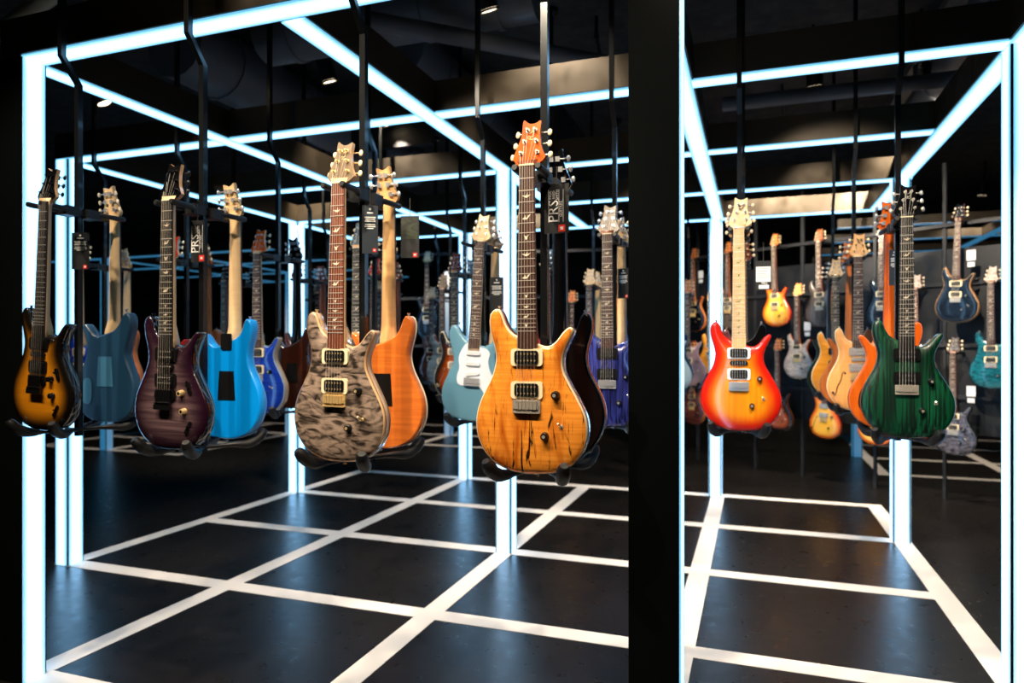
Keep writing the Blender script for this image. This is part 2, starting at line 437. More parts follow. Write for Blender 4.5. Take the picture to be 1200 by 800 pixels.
def can_mesh():
    b = MB(); b.tube([(0, 0, 0), (0, 0, 0.16)], 0.055, 18); b.tube([(0, 0, 0.16), (0, 0, 0.30)], 0.012, 8)
    b.ball((0, 0, 0.30), 0.02); return b.mesh('spot_can')
def rim_mesh():
    b = MB(); n = 20; v = []; f = []
    for r_, z in ((0.058, -0.002), (0.058, -0.012), (0.047, -0.012), (0.047, -0.002)):
        v += [(r_*math.cos(2*PI*k/n), r_*math.sin(2*PI*k/n), z) for k in range(n)]
    for i in range(3):
        for k in range(n): f.append((i*n+k, (i+1)*n+k, (i+1)*n+(k+1) % n, i*n+(k+1) % n))
    b.add(v, f); return b.mesh('spot_rim')
def lens_mesh():
    b = MB(); b.tube([(0, 0, -0.006), (0, 0, -0.001)], 0.046, 18); return b.mesh('spot_lens')
def spotlight(x, y, target, label, power=1.0, angle=70, z=3.2):
    d = (Vector(target)-Vector((x, y, z))).normalized()
    r = tag(empty('spotlight', (x, y, z), (-d).to_track_quat('Z', 'Y').to_euler()), label, 'spotlight', 'ceiling spotlights')
    obj('lamp_can', cached('can', can_mesh), M['black'], r)
    obj('lamp_rim', cached('rim', rim_mesh), M['black'], r)
    obj('lamp_lens', cached('lens', lens_mesh), M['lens'], r)
    q = r.rotation_euler.to_matrix(); top = Vector((x, y, z)) + q @ Vector((0, 0, 0.30))
    b = MB(); b.tube([q.transposed() @ (top - Vector((x, y, z))), q.transposed() @ (Vector((top.x, top.y, 3.6)) - Vector((x, y, z)))], 0.012, 8)
    obj('lamp_stem', b.mesh('lamp_stem'), M['black'], r)
    L = D.lights.new('spot_lamp', 'SPOT'); L.energy = SPOT_W*power; L.color = SPOT_COLOR
    L.spot_size = math.radians(angle); L.spot_blend = 0.6; L.shadow_soft_size = 0.03
    o = D.objects.new('spot_lamp', L); COL.objects.link(o); o.parent = r; o.location = (0, 0, -0.02)
SPOTS = [
 (-2.75, 0.85, (-2.53, 1.85, 1.4), 'spotlight over the yellow sunburst guitar, out of frame', 0.75),
 (-2.15, 0.80, (-1.9, 1.85, 1.4), 'spotlight over the dark purple guitar, out of frame', 0.9),
 (-1.45, 0.75, (-1.2, 1.85, 1.4), 'spotlight over the grey quilted guitar, out of frame', 1.1),
 (-0.90, 0.75, (-0.6, 1.85, 1.4), 'spotlight over the spalted amber guitar, out of frame', 1.25),
 (-0.25, 1.75, (-0.0, 3.05, 1.4), 'spotlight over the red sunburst guitar', 1.3, 46),
 (0.45, 1.75, (0.57, 3.05, 1.4), 'spotlight over the green guitar', 1.5, 46),
 (-1.0, 2.75, (-0.75, 3.4, 1.4), 'spotlight over the violet guitar', 0.7, 84),
 (-1.33, 3.40, (-1.0, 4.2, 1.3), 'round lit downlight at the top of the photo left of the amber guitar', 1.0),
 (-1.7, 1.9, (-1.2, 3.05, 1.4), 'spotlight over the pale teal guitar', 0.9),
 (-3.3, 2.2, (-2.9, 3.1, 1.4), 'spotlight over the red guitar in the second row', 0.9),
 (-4.5, 3.75, (-3.8, 4.2, 1.4), 'tilted lit spotlight near the left columns', 0.9),
 (-2.7, 3.95, (-2.4, 4.6, 1.3), 'spotlight over the third row behind the bright blue guitar', 0.7, 95),
 (-2.78, 4.88, (-2.3, 5.6, 1.3), 'lit downlight just above the headstock of the grey quilted guitar', 1.0, 52),
 (0.3, 3.42, (0.5, 4.3, 1.4), 'lit downlight behind the second cross beam, above the red sunburst guitar', 1.2, 76),
 (-0.95, 4.62, (-0.7, 5.6, 1.3), 'downlight behind the violet guitar', 0.9),
 (0.25, 6.35, (0.45, 7.9, 1.3), 'downlight in front of the right guitar rack, left end', 3.4, 100),
 (1.08, 5.3, (1.5, 7.1, 1.3), 'downlight in front of the right guitar rack, right end', 3.4, 100),
 (0.4, 5.15, (0.5, 5.5, 1.4), 'downlight over the honey amber guitar', 0.7),
 (-3.9, 5.3, (-4.1, 6.4, 1.6), 'downlight over the rear left guitars', 1.5),
 (-2.45, 6.0, (-2.2, 7.2, 1.7), 'downlight over the rear middle guitars', 1.5),
 (0.1, 0.75, (-0.55, 1.95, 1.6), 'added fill spotlight lighting the hang tag of the spalted amber guitar, out of frame', 0.45, 56),  # fill lamp added to reach the tag past the headstock's shadow
 (-0.35, 0.9, (-1.1, 2.1, 1.3), 'spotlight lighting the amber guitar back from the right, out of frame', 0.45, 50),
 (2.55, 9.5, (2.3, 10.0, 0), 'far downlight beyond the right rack, above the blue-black guitar', 1.2, 100),
 (-7.6, 8.0, (-7.6, 8.3, 0), 'added far downlight brightening the dim blue grid at far left', 0.8, 100),  # added lamp with no known fixture, brings up the far floor strips
 (-4.4, 9.4, (-4.4, 9.8, 0), 'added far downlight brightening the far grid behind the amber-backed guitar', 0.8, 100),  # also added, only to make the middle far grid visible
]
for a in SPOTS: spotlight(*a)

# ------------------------------------------------------------------ guitar shapes
CARVED = [(-.029,.379),(-.055,.396),(-.069,.418),(-.079,.444),(-.091,.458),(-.107,.451),(-.1146,.43),(-.112,.394),(-.100,.351),(-.0955,.317),(-.105,.2745),(-.1265,.2315),(-.1456,.191),(-.155,.150),(-.153,.107),(-.136,.0644),(-.1074,.031),(-.0668,.0095),(-.019,0),(.04,.001),(.088,.0095),(.129,.0334),(.1575,.074),(.167,.119),(.162,.162),(.141,.2076),(.117,.25),(.100,.286),(.098,.322),(.110,.3556),(.124,.384),(.1265,.3986),(.117,.404),(.100,.391),(.079,.365),(.057,.353),(.031,.358)]
OFFSET = [(-.029,.375),(-.05,.385),(-.075,.41),(-.092,.437),(-.108,.452),(-.126,.446),(-.137,.42),(-.134,.385),(-.120,.34),(-.108,.30),(-.11,.265),(-.13,.22),(-.150,.175),(-.160,.13),(-.156,.085),(-.138,.045),(-.105,.018),(-.06,.004),(0,0),(.06,.004),(.105,.018),(.142,.05),(.16,.095),(.163,.14),(.152,.19),(.128,.235),(.110,.275),(.105,.31),(.112,.345),(.125,.375),(.130,.395),(.122,.408),(.108,.403),(.088,.383),(.065,.362),(.045,.355),(.031,.360)]
HEAD = [(.022,0),(.050,.019),(.0485,.030),(.038,.055),(.033,.091),(.035,.120),(.034,.129),(.020,.1225),(.006,.1215),(-.006,.127),(-.0145,.1335),(-.0175,.124),(-.020,.091),(-.030,.058),(-.0415,.028),(-.038,.015),(-.021,0)]
ZN = 0.852; SCALE = 0.635
YF = -0.020       # front edge of the body; the top domes forward from here
TOPY = -0.031
OUT = {'carved': CARVED, 'offset': OFFSET}
DOME = {'carved': 0.012, 'offset': 0.004}

def body_mesh(style, lod):
    k = (4, 3, 2)[lod]; sp = (0.010, 0.015, 0.028)[lod]
    P = catmull(OUT[style], k); n = len(P)
    A = inset(P, 0.003); Bk = inset(P, 0.006)
    pts = [Vector(q) for q in A]
    def dist(q):
        best = 9
        for i in range(n):
            a = Vector(A[i]); e = Vector(A[(i+1) % n])-a; tt = max(0, min(1, (q-a).dot(e)/e.dot(e)))
            best = min(best, (a+e*tt-q).length)
        return best
    def inside(q):
        c = False
        for i in range(n):
            (x0, y0), (x1, y1) = A[i-1], A[i]
            if (y0 > q.y) != (y1 > q.y) and q.x < (x1-x0)*(q.y-y0)/(y1-y0)+x0: c = not c
        return c
    z = 0.004; row = 0
    while z < 0.47:
        x = -0.18 + (sp/2 if row % 2 else 0)
        while x < 0.18:
            q = Vector((x, z))
            if inside(q) and dist(q) > sp*0.5: pts.append(q)
            x += sp
        z += sp*0.87; row += 1
    r = delaunay_2d_cdt(pts, [(i, (i+1) % n) for i in range(n)], [], 1, 1e-7)
    V = []; E = []
    for q in r[0]:
        d = dist(q); V.append((q.x, YF-DOME[style]*(1-math.exp(-d/0.028))*1.05, q.y)); E.append(min(1, d/0.13))
    omap = {}
    for i, o in enumerate(r[3]):
        for j in o:
            if j < n: omap[j] = i
    F = [list(f) for f in r[2]]; mi = [1]*len(F); sm = [True]*len(F)
    base = len(V)
    V += [(x, YF+0.004, zz) for x, zz in P] + [(x, 0.017, zz) for x, zz in P] + [(x, 0.022, zz) for x, zz in Bk]
    E += [0]*(3*n)
    for i in range(n):
        j = (i+1) % n
        if i in omap and j in omap:
            F.append([omap[i], base+i, base+j, omap[j]]); mi.append(1); sm.append(True)
        for q in range(2):
            a = base+q*n
            F.append([a+i, a+n+i, a+n+j, a+j]); mi.append(0); sm.append(True)
    for f in tess(Bk):
        F.append([base+2*n+i for i in reversed(f)]); mi.append(0); sm.append(False)
    me = D.meshes.new('guitar_body'); me.from_pydata(V, [], F)
    me.polygons.foreach_set('material_index', mi); me.polygons.foreach_set('use_smooth', sm)
    at = me.attributes.new('edge', 'FLOAT', 'POINT'); at.data.foreach_set('value', E)
    me.materials.append(None); me.materials.append(None); me.update()
    return me

def binding_mesh(style, lod):
    P = catmull(OUT[style], (4, 3, 2)[lod]); n = len(P); b = MB()
    A = inset(P, 0.003); O = inset(P, -0.0008)
    v = [(x, YF-0.0012, z) for x, z in A]+[(x, YF+0.002, z) for x, z in O]+[(x, YF+0.010, z) for x, z in O]+[(x, YF+0.010, z) for x, z in inset(P, 0.002)]
    f = []
    for i in range(n):
        j = (i+1) % n
        for q in range(3): f.append((q*n+i, (q+1)*n+i, (q+1)*n+j, q*n+j))
    b.add(v, f, 0, True); return b.mesh('body_binding')

def neck_mesh():
    b = MB(); rows = [(0.335, .0285, .004, .019), (0.375, .0285, .002, .018), (0.43, .027, -.008, .0), (0.6, .0245, -.010, -.002), (0.8, .0215, -.012, -.006), (0.84, .021, -.012, -.006), (0.868, .030, -.008, -.001)]
    rings = []
    for z, hw, yb, ym in rows:
        yb = max(yb, ym) if False else yb
        r = [(-hw, -.030, z)]
        for k in range(7):
            a = PI*k/6; r.append((-hw*math.cos(a), -.026+(ym+0.026)*math.sin(a), z))
        r.append((hw, -.030, z)); rings.append(r)
    m = len(rings[0]); vs = [q for r in rings for q in r]; fs = []
    for i in range(len(rings)-1):
        for k in range(m-1):
            a = i*m+k; fs.append((a, a+m, a+m+1, a+1))
        fs.append((i*m+m-1, i*m+2*m-1, (i+1)*m, i*m))
    fs.append(tuple(range(m))); fs.append(tuple(len(vs)-1-k for k in range(m)))
    b.add(vs, fs, 0, True); return b.mesh('neck')
def fretz(k): return ZN-SCALE+SCALE*2**(-k/12)
def halfw(z): return .0215+(ZN-z)/(ZN-.346)*.0065
def board_mesh():
    b = MB(); z0, z1 = .346, ZN; vs = []
    for z in (z0, z1):
        h = halfw(z)
        vs += [(-h, -.030, z), (-h, -.0355, z), (-h*.5, -.0372, z), (h*.5, -.0372, z), (h, -.0355, z), (h, -.030, z)]
    fs = [(i, i+1, i+7, i+6) for i in range(5)] + [(5, 4, 3, 2, 1, 0), (6, 7, 8, 9, 10, 11)]
    fs = [tuple(reversed(f)) for f in fs]
    b.add(vs, fs); return b.mesh('fretboard')
def fret_mesh():
    b = MB(); b.box((-1, -.0385, -.0009), (1, -.0362, .0009)); return b.mesh('fret')
def frets_mesh():
    b = MB()
    for k in range(1, 23):
        z = fretz(k); h = halfw(z); b.box((-h, -.0385, z-.0009), (h, -.0362, z+.0009))
    return b.mesh('frets')
BIRDS = [[(-.014,.002),(-.008,-.001),(-.003,-.004),(.002,-.005),(.007,-.001),(.013,.004),(.006,.002),(.003,.001),(.004,.010),(.001,.004),(-.001,.001),(-.006,.002)],
         [(-.013,-.003),(-.004,-.005),(.003,-.004),(.007,.002),(.013,.010),(.005,.006),(.002,.001),(-.002,.000),(-.003,.008),(-.006,.001)],
         [(-.008,.006),(-.004,.000),(-.003,-.007),(.002,-.006),(.003,.000),(.009,.008),(.003,.004),(.000,.002),(-.003,.004)]]
def bird_mesh(i):
    b = MB(); b.prism(BIRDS[i], -.0378, -.0370); return b.mesh('inlay')
def inlays_mesh():
    b = MB()
    for q, k in enumerate((3, 5, 7, 9, 12, 15, 17, 19)):
        z = (fretz(k)+fretz(k-1))/2; s_ = 1 if k < 13 else .75
        b.prism([(x*s_, z+zz*s_) for x, zz in BIRDS[q % 3]], -.0378, -.0370)
    return b.mesh('inlays')
HT = math.radians(8)
def tilt(v):   # point in the headstock plane -> tilted back about the nut
    x, y, z = v; c, s_ = math.cos(HT), math.sin(HT); yy = y+.030
    return (x, -.030+yy*c+z*s_, ZN+z*c-yy*s_)
def head_mesh(lod):
    P = catmull(HEAD, 1 if lod == 2 else 3); b = MB(); b.prism(P, -.030, -.016, 0)
    b.v = [tilt(v) for v in b.v]
    tri = 0
    n = len(P); nt = (len(b.f)-n)//2
    for i in range(nt): b.m[i] = 1
    return b.mesh('headstock', 2)
POSTS = [(-.019,.036,-1),(-.0095,.069,-1),(-.002,.1015,-1),(.0286,.036,1),(.024,.069,1),(.019,.1015,1)]
BUTX = [-.046,-.039,-.033,.056,.053,.052]
def tuner_mesh(i, lod):
    x, z, sd = POSTS[i]; b = MB(); n = 8 if lod == 0 else 6
    b.tube([(x, -.044, z), (x, -.030, z)], .0034, n); b.tube([(x, -.0325, z), (x, -.030, z)], .0062, n)
    bx = BUTX[i]
    b.box((x-.007, -.016, z-.008), (x+.007, -.006, z+.008))
    b.tube([(x, -.011, z), (bx, -.011, z)], .0022, 6)
    b.v = [tilt(v) for v in b.v]; return b.mesh('tuner')
def button_mesh(i, lod):
    x, z, sd = POSTS[i]; b = MB(); b.ball((BUTX[i]+sd*.004, -.011, z-.001), (.0075, .0045, .0105), 0, 8 if lod == 0 else 6, 5 if lod == 0 else 4)
    b.v = [tilt(v) for v in b.v]; return b.mesh('tuner_button')
def string_mesh(i):
    x0 = -.026+.0104*i; x1 = -.0175+.007*i; r = (.0007, .0006, .0005, .0004, .00035, .00035)[i]
    order = [0, 1, 2, 5, 4, 3]; px, pz, _ = POSTS[order[i]]
    q = tilt((px, -.036, pz)); b = MB()
    b.tube([(x0, -.0435, .205), (x1, -.0405, ZN), q], r, 4); return b.mesh('string')
def rrect(w, h, r, n=3):
    out = []
    for cx, cz, a0 in ((w/2-r, h/2-r, 0), (-w/2+r, h/2-r, PI/2), (-w/2+r, -h/2+r, PI), (w/2-r, -h/2+r, 1.5*PI)):
        for k in range(n+1): a = a0+PI/2*k/n; out.append((cx+r*math.cos(a), cz+r*math.sin(a)))
    return out
def ring_mesh():
    b = MB(); b.prism(rrect(.092, .048, .009), -.0365, -.024); 
    return b.mesh('pickup_ring')
def cover_mesh():
    b = MB(); b.prism(rrect(.069, .037, .008), -.0395, -.03); return b.mesh('pickup_shell')
def bobbin_mesh():
    b = MB(); b.prism(rrect(.064, .0165, .004), -.0402, -.038)
    for k in range(6):
        x = -.025+.010*k; b.tube([(x, -.0415, 0), (x, -.040, 0)], .0024, 6, 1)
    return b.mesh('pickup_bobbin')
def single_mesh():
    b = MB(); b.prism(rrect(.072, .019, .0085), -.0395, -.024)
    for k in range(6):
        x = -.026+.0104*k; b.tube([(x, -.041, 0), (x, -.039, 0)], .0025, 6, 1)
    return b.mesh('single_coil')
def trem_mesh():
    b = MB(); b.prism(rrect(.080, .038, .003), -.0375, -.026); b.box((-.038, -.041, -.006), (.036, -.037, .004))
    b.box((-.038, -.043, -.018), (.038, -.036, -.014)); return b.mesh('bridge')
def saddle_mesh():
    b = MB(); b.box((-.0042, -.0445, -.012), (.0042, -.0375, .012)); b.tube([(0, -.0455, .009), (0, -.0445, .009)], .0018, 6)
    return b.mesh('saddle')
def floyd_mesh():
    b = MB(); b.prism([(-.042, .016), (-.045, -.012), (-.034, -.024), (.034, -.024), (.045, -.012), (.042, .016)][::-1] if False else [(.042, .016), (-.042, .016), (-.046, -.010), (-.034, -.022), (.034, -.022), (.046, -.010)], -.038, -.026)
    b.box((-.036, -.050, -.052), (.036, -.043, -.034)); return b.mesh('bridge')
def finetuner_mesh():
    b = MB(); b.box((-.0045, -.047, -.034), (.0045, -.038, .014)); b.tube([(0, -.053, -.030), (0, -.045, -.026)], .0035, 6)
    return b.mesh('saddle')
def knob_mesh():
    b = MB(); b.tube([(0, -.029, 0), (0, -.034, 0), (0, -.046, 0), (0, -.048, 0)], [.0122, .0115, .0098, .0085], 16); b.tube([(0, -.0488, 0), (0, -.048, 0)], .005, 10, 1)
    return b.mesh('knob')
def switch_mesh():
    b = MB(); b.tube([(0, -.033, 0), (0, -.028, 0)], .006, 10); b.tube([(0, -.034, 0), (-.004, -.052, .010)], [.002, .003], 6, 1); return b.mesh('switch')
def blade_mesh():
    b = MB(); b.prism(rrect(.012, .048, .005), -.034, -.028); b.tube([(0, -.034, 0), (.003, -.046, .008)], .003, 6); return b.mesh('switch')
def guard_mesh():
    P = [(-.029,.372),(-.058,.345),(-.076,.30),(-.070,.25),(-.080,.21),(-.076,.178),(-.05,.166),(0,.172),(.045,.160),(.075,.118),(.108,.092),(.128,.105),(.128,.15),(.112,.20),(.086,.245),(.076,.29),(.082,.325),(.062,.347),(.031,.352)]
    b = MB(); b.prism(catmull(P, 3), -.0275, -.022); return b.mesh('pickguard')
def fhole_mesh(rim=False):
    c = catmull([(.016, .062), (.008, .070), (.002, .055), (.004, .020), (-.004, -.020), (-.002, -.055), (-.010, -.068), (-.017, -.058)], 4, False)
    b = MB(); n = len(c); k = 1.5 if rim else 1
    rad = [(.0045 if i in (0, n-1) else .0035+.0045*math.sin(PI*i/(n-1))**2)*k for i in range(n)]
    b.tube([(x, TOPY+(.002 if rim else .0008), z) for x, z in c], rad, 8, 0, True, 0.0, 0.3)
    b.ball((c[0][0], TOPY+.001, c[0][1]), (.006*k, .002, .006*k)); b.ball((c[-1][0], TOPY+.001, c[-1][1]), (.007*k, .002, .007*k))
    for i, v in enumerate(b.v):
        b.v[i] = (v[0], max(min(v[1], TOPY+.004), TOPY-(.0014 if rim else .0022)), v[2])
    return b.mesh('f_hole')
def strap_mesh():
    b = MB(); b.tube([(0, 0, .002), (0, 0, -.005), (0, 0, -.010)], [.004, .004, .007], 8); return b.mesh('strap_button')
def plate_mesh(kind):
    b = MB()
    if kind == 'cavity': b.prism(catmull([(-.02,-.05),(-.028,0),(-.02,.045),(.01,.05),(.026,.02),(.03,-.03),(.01,-.055)][::-1], 3), .0215, .0245)
    if kind == 'trem': b.prism([(.033, .055), (-.033, .055), (-.041, -.055), (.041, -.055)], .0215, .0245)
    if kind == 'neck': b.prism(rrect(.05, .062, .006), .0215, .0255)
    if kind == 'pale': b.prism([(.036, .062), (-.036, .062), (-.044, -.062), (.044, -.062)], .0215, .0245)
    return b.mesh('cover_plate')

def text_mesh(s_, size=1.0, key=None):
    def mk():
        cu = D.curves.new('lettering', 'FONT'); cu.body = s_; cu.size = size; cu.align_x = 'CENTER'; cu.align_y = 'CENTER'; cu.extrude = 0.0
        cu.resolution_u = 2
        o = D.objects.new('lettering_tmp', cu); COL.objects.link(o)
        bpy.context.view_layer.update()
        me = D.meshes.new_from_object(o.evaluated_get(bpy.context.evaluated_depsgraph_get()))
        D.objects.remove(o); D.curves.remove(cu); me.materials.clear(); me.materials.append(None)
        return me
    return cached(('text', s_, size), mk)

def guitar(label, loc, lod=0, rz=0.0, tx=0.0, roll=0.0, scale=1.0, style='carved', top='white', side=None, binding=None, neck='mahogany', board='rosewood',
           inlay='inlay', head=None, headside=None, hw='chrome', button='pearl', pickups='hh', ring='cream', bob='blackp', bridge='trem', knob='blackp', back='std',
           fhole=None, post=None, guard=None, bolt=False, front=True, rear=False, group='electric guitars on display', name='electric_guitar', sig=None, plate='blackp', nut='cream'):
    """front / rear say which side of the guitar can be seen at all; only those fittings are built"""
    r = empty(name, loc, (tx, roll, rz)); r.scale = (scale,)*3; r['label'] = label; r['category'] = 'guitar'; r['group'] = group
    side = side or neck; head = head or top; headside = headside or neck; post = post or hw
    obj('body', cached(('body', style, lod), lambda: body_mesh(style, lod)), [M[side], M[top]], r)
    if binding: obj('binding', cached(('bind', style, lod), lambda: binding_mesh(style, lod)), M[binding], r)
    obj('neck', cached('neck', neck_mesh), M[neck], r)
    obj('fretboard', cached('board', board_mesh), M[board], r)
    obj('headstock', cached(('head', lod), lambda: head_mesh(lod)), [M[headside], M[head]], r)
    for i in range(6):
        tn = obj('tuner', cached(('tuner', i, min(lod, 1)), lambda: tuner_mesh(i, min(lod, 1))), M[hw], r)
        obj('tuner_button', cached(('button', i, min(lod, 1)), lambda: button_mesh(i, min(lod, 1))), M[button], tn)
    for q in ((-.092, 0, .458), (.02, 0, 0)):
        obj('strap_button', cached('strap', strap_mesh), M[hw], r, q, (0, PI if q[2] > .2 else 0, 0))
    if rear:
        if bolt: obj('neck_plate', cached('pl_neck', lambda: plate_mesh('neck')), M[plate], r, (0, 0, .372))
        if back == 'pale': obj('cover_plate', cached('pl_pale', lambda: plate_mesh('pale')), M[plate], r, (0, 0, .21))
        else: obj('cover_plate', cached('pl_trem', lambda: plate_mesh('trem')), M[plate], r, (0, 0, .205))
        obj('cover_plate', cached('pl_cav', lambda: plate_mesh('cavity')), M[plate], r, (.10, 0, .13))
    if not front: return r
    nb = MB(); nb.box((-.0215, -.0395, ZN-.001), (.0215, -.030, ZN+.003)); obj('nut', cached('nut', lambda: nb.mesh('nut')), M[nut], r)
    if lod == 0:
        for k in range(1, 23):
            z = fretz(k); obj('fret', cached('fret', fret_mesh), M['steel'], r, (0, 0, z), scale=(halfw(z), 1, 1))
        for q, k in enumerate((3, 5, 7, 9, 12, 15, 17, 19, 21)):
            s_ = 1 if k < 13 else .72
            obj('inlay', cached(('bird', q % 3), lambda: bird_mesh(q % 3)), M[inlay], r, (0, 0, (fretz(k)+fretz(k-1))/2), scale=(s_, 1, s_))
        for i in range(6): obj('string', cached(('string', i), lambda: string_mesh(i)), M['steel'], r)
    else:
        o = obj('frets', cached('frets', frets_mesh), M['steel'], r); o['kind'] = 'stuff'
        if inlay: o = obj('inlays', cached('inlays', inlays_mesh), M[inlay], r); o['kind'] = 'stuff'
        for i in (range(6) if lod == 1 else ()): obj('string', cached(('string', i), lambda: string_mesh(i)), M['steel'], r)
    if guard: obj('pickguard', cached('guard', guard_mesh), M[guard], r)
    def hum(z):
        rg = obj('pickup', cached('ring', ring_mesh), M[ring], r, (0, 0, z))
        obj('pickup_cover', cached('cover', cover_mesh), M[bob], rg)
        if lod < 2:
            for dz in (.0092, -.0092): obj('pickup_coil', cached('bobbin', bobbin_mesh), [M[bob], M[post]], rg, (0, 0, dz))
    def single(z, rot=0.0):
        obj('pickup', cached('single', single_mesh), [M[bob], M[post]], r, (0, 0, z), (0, rot, 0))
    if pickups == 'hh': hum(.323); hum(.2325)
    elif pickups == 'hsh': hum(.326); single(.285); hum(.238)
    elif pickups == 'sss': single(.325); single(.275); single(.228, -.14)
    if bridge == 'trem':
        bo = obj('bridge', cached('trem', trem_mesh), M[hw], r, (0, 0, .187))
        if lod < 2:
            for i in range(6): obj('saddle', cached('saddle', saddle_mesh), M[hw], bo, (-.026+.0104*i, 0, .005))
    else:
        bo = obj('bridge', cached('floyd', floyd_mesh), M[hw], r, (0, 0, .19))
        for i in range(6): obj('saddle', cached('fine', finetuner_mesh), M[hw], bo, (-.0275+.011*i, 0, 0))
    if pickups == 'hsh' and bridge == 'floyd':
        obj('switch', cached('blade', blade_mesh), M['blackhw'], r, (.098, 0, .215), (0, -.35, 0))
        for x, z in ((.070, .196), (.082, .135)): obj('knob', cached('knob', knob_mesh), [M[knob], M[hw]], r, (x, 0, z))
        obj('switch', cached('blade', blade_mesh), M['blackhw'], r, (.098, 0, .080), (0, .5, 0))
    else:
        ks = ((.082, .220), (.052, .107)) if style == 'carved' else ((.085, .16), (.105, .118))
        for x, z in ks: obj('knob', cached('knob', knob_mesh), [M[knob], M[hw]], r, (x, 0, z))
        obj('switch', cached('switch', switch_mesh), [M[hw], M[button]], r, (.098, 0, .135))
    if fhole:
        if fhole == 'rimmed': obj('f_hole', cached('fholerim', lambda: fhole_mesh(True)), M['cream'], r, (-.095, 0, .150), (0, .25, 0))
        obj('f_hole', cached('fhole', fhole_mesh), M['blackp'], r, (-.095, -.0012, .150), (0, .25, 0))
    if sig:
        sg = obj('headstock_script', text_mesh('PRS', .026), M[sig], r, tilt((.007, -.0312, .080)), (PI/2-HT, PI/2-.15 if False else -1.35, 0))
    return r

# ------------------------------------------------------------------ finishes
def F(k, *a, **kw): M[k] = finish(k, *a, **kw)
F('spalted_amber', lin(240, 152, 54), lin(38, 20, 9), 'spalt', seed=1.3)
F('amber_edge', lin(206, 96, 30), lin(160, 66, 18), 'wood', seed=2)
F('amber_head', lin(214, 98, 6), lin(186, 74, 4), 'wood', seed=3)
F('grey_quilt', lin(160, 138, 122), lin(52, 44, 39), 'quilt', seed=4.2)
F('grey_head', lin(150, 130, 104), lin(110, 94, 76), 'wood', seed=4)
F('natural_edge', lin(226, 186, 140), lin(206, 160, 112), 'wood', seed=5)
F('purple_burst', lin(112, 88, 90), lin(64, 46, 52), 'flame', edge=lin(30, 8, 24), e0=0.0, e1=0.75, amt=0.8, seed=6)
F('black_gloss', lin(8, 8, 10), rough=0.14)
F('yellow_burst', lin(222, 140, 22), lin(190, 108, 14), 'flame', edge=lin(16, 12, 8), e0=0.08, e1=0.6, amt=0.4, seed=7)
F('navy_solid', lin(26, 62, 88), rough=0.4, coat=0.3)
F('navy_plate', lin(60, 116, 146), rough=0.45, coat=0.1)
F('azure', lin(0, 138, 226), rough=0.3)
F('amber_back', lin(216, 116, 44), lin(180, 84, 28), 'flame', amt=0.5, seed=8)
F('teal_pale', lin(92, 138, 158), rough=0.3)
F('violet_grain', lin(66, 76, 168), lin(24, 26, 70), 'grain', seed=9)
F('red_burst', lin(250, 160, 24), lin(232, 132, 16), 'wood', edge=lin(206, 28, 14), e0=0.08, e1=0.58, amt=0.5, seed=10)
F('red_gloss', lin(176, 22, 16))
F('green_grain', lin(2, 82, 50), lin(2, 20, 13), 'grain', seed=11, rough=0.4, coat=0.5)
F('orange_gloss', lin(232, 112, 30), lin(206, 84, 16), 'wood', seed=12)
F('natural_top', lin(236, 174, 104), lin(216, 146, 80), 'wood', seed=13)
F('tobacco_burst', lin(176, 78, 24), lin(140, 54, 14), 'flame', edge=lin(18, 10, 8), e0=0.1, e1=0.55, amt=0.6, seed=14)
F('honey', lin(240, 160, 50), lin(214, 124, 30), 'flame', amt=0.5, seed=15)
F('honey_burst', lin(246, 186, 60), lin(236, 160, 40), 'flame', edge=lin(206, 84, 20), e0=0.0, e1=0.45, amt=0.4, seed=16)
F('cobalt', lin(18, 56, 170), lin(12, 34, 120), 'flame', amt=0.5, seed=17)
F('slate', lin(92, 108, 118), lin(52, 62, 70), 'flame', amt=0.7, seed=18)
F('whale_blue', lin(14, 24, 38), lin(8, 13, 20), 'flame', amt=0.7, seed=19)
F('pale_grey', lin(220, 204, 192), lin(176, 160, 150), 'quilt', seed=20)
F('dark_grey', lin(116, 106, 98), lin(74, 66, 60), 'grain', seed=21)
F('turquoise', lin(24, 108, 122), lin(10, 60, 72), 'quilt', seed=22)
F('charcoal_quilt', lin(98, 96, 108), lin(40, 40, 50), 'quilt', seed=23)
F('mauve', lin(166, 128, 130), rough=0.3)
F('ice_blue', lin(150, 172, 184), rough=0.3)
F('brown_red', lin(112, 56, 44), lin(76, 34, 28), 'flame', seed=24)
F('green_black', lin(8, 26, 20))
F('dark_mahogany', lin(66, 30, 18), lin(40, 18, 12), 'wood', seed=25)
F('blue_head', lin(26, 58, 140))

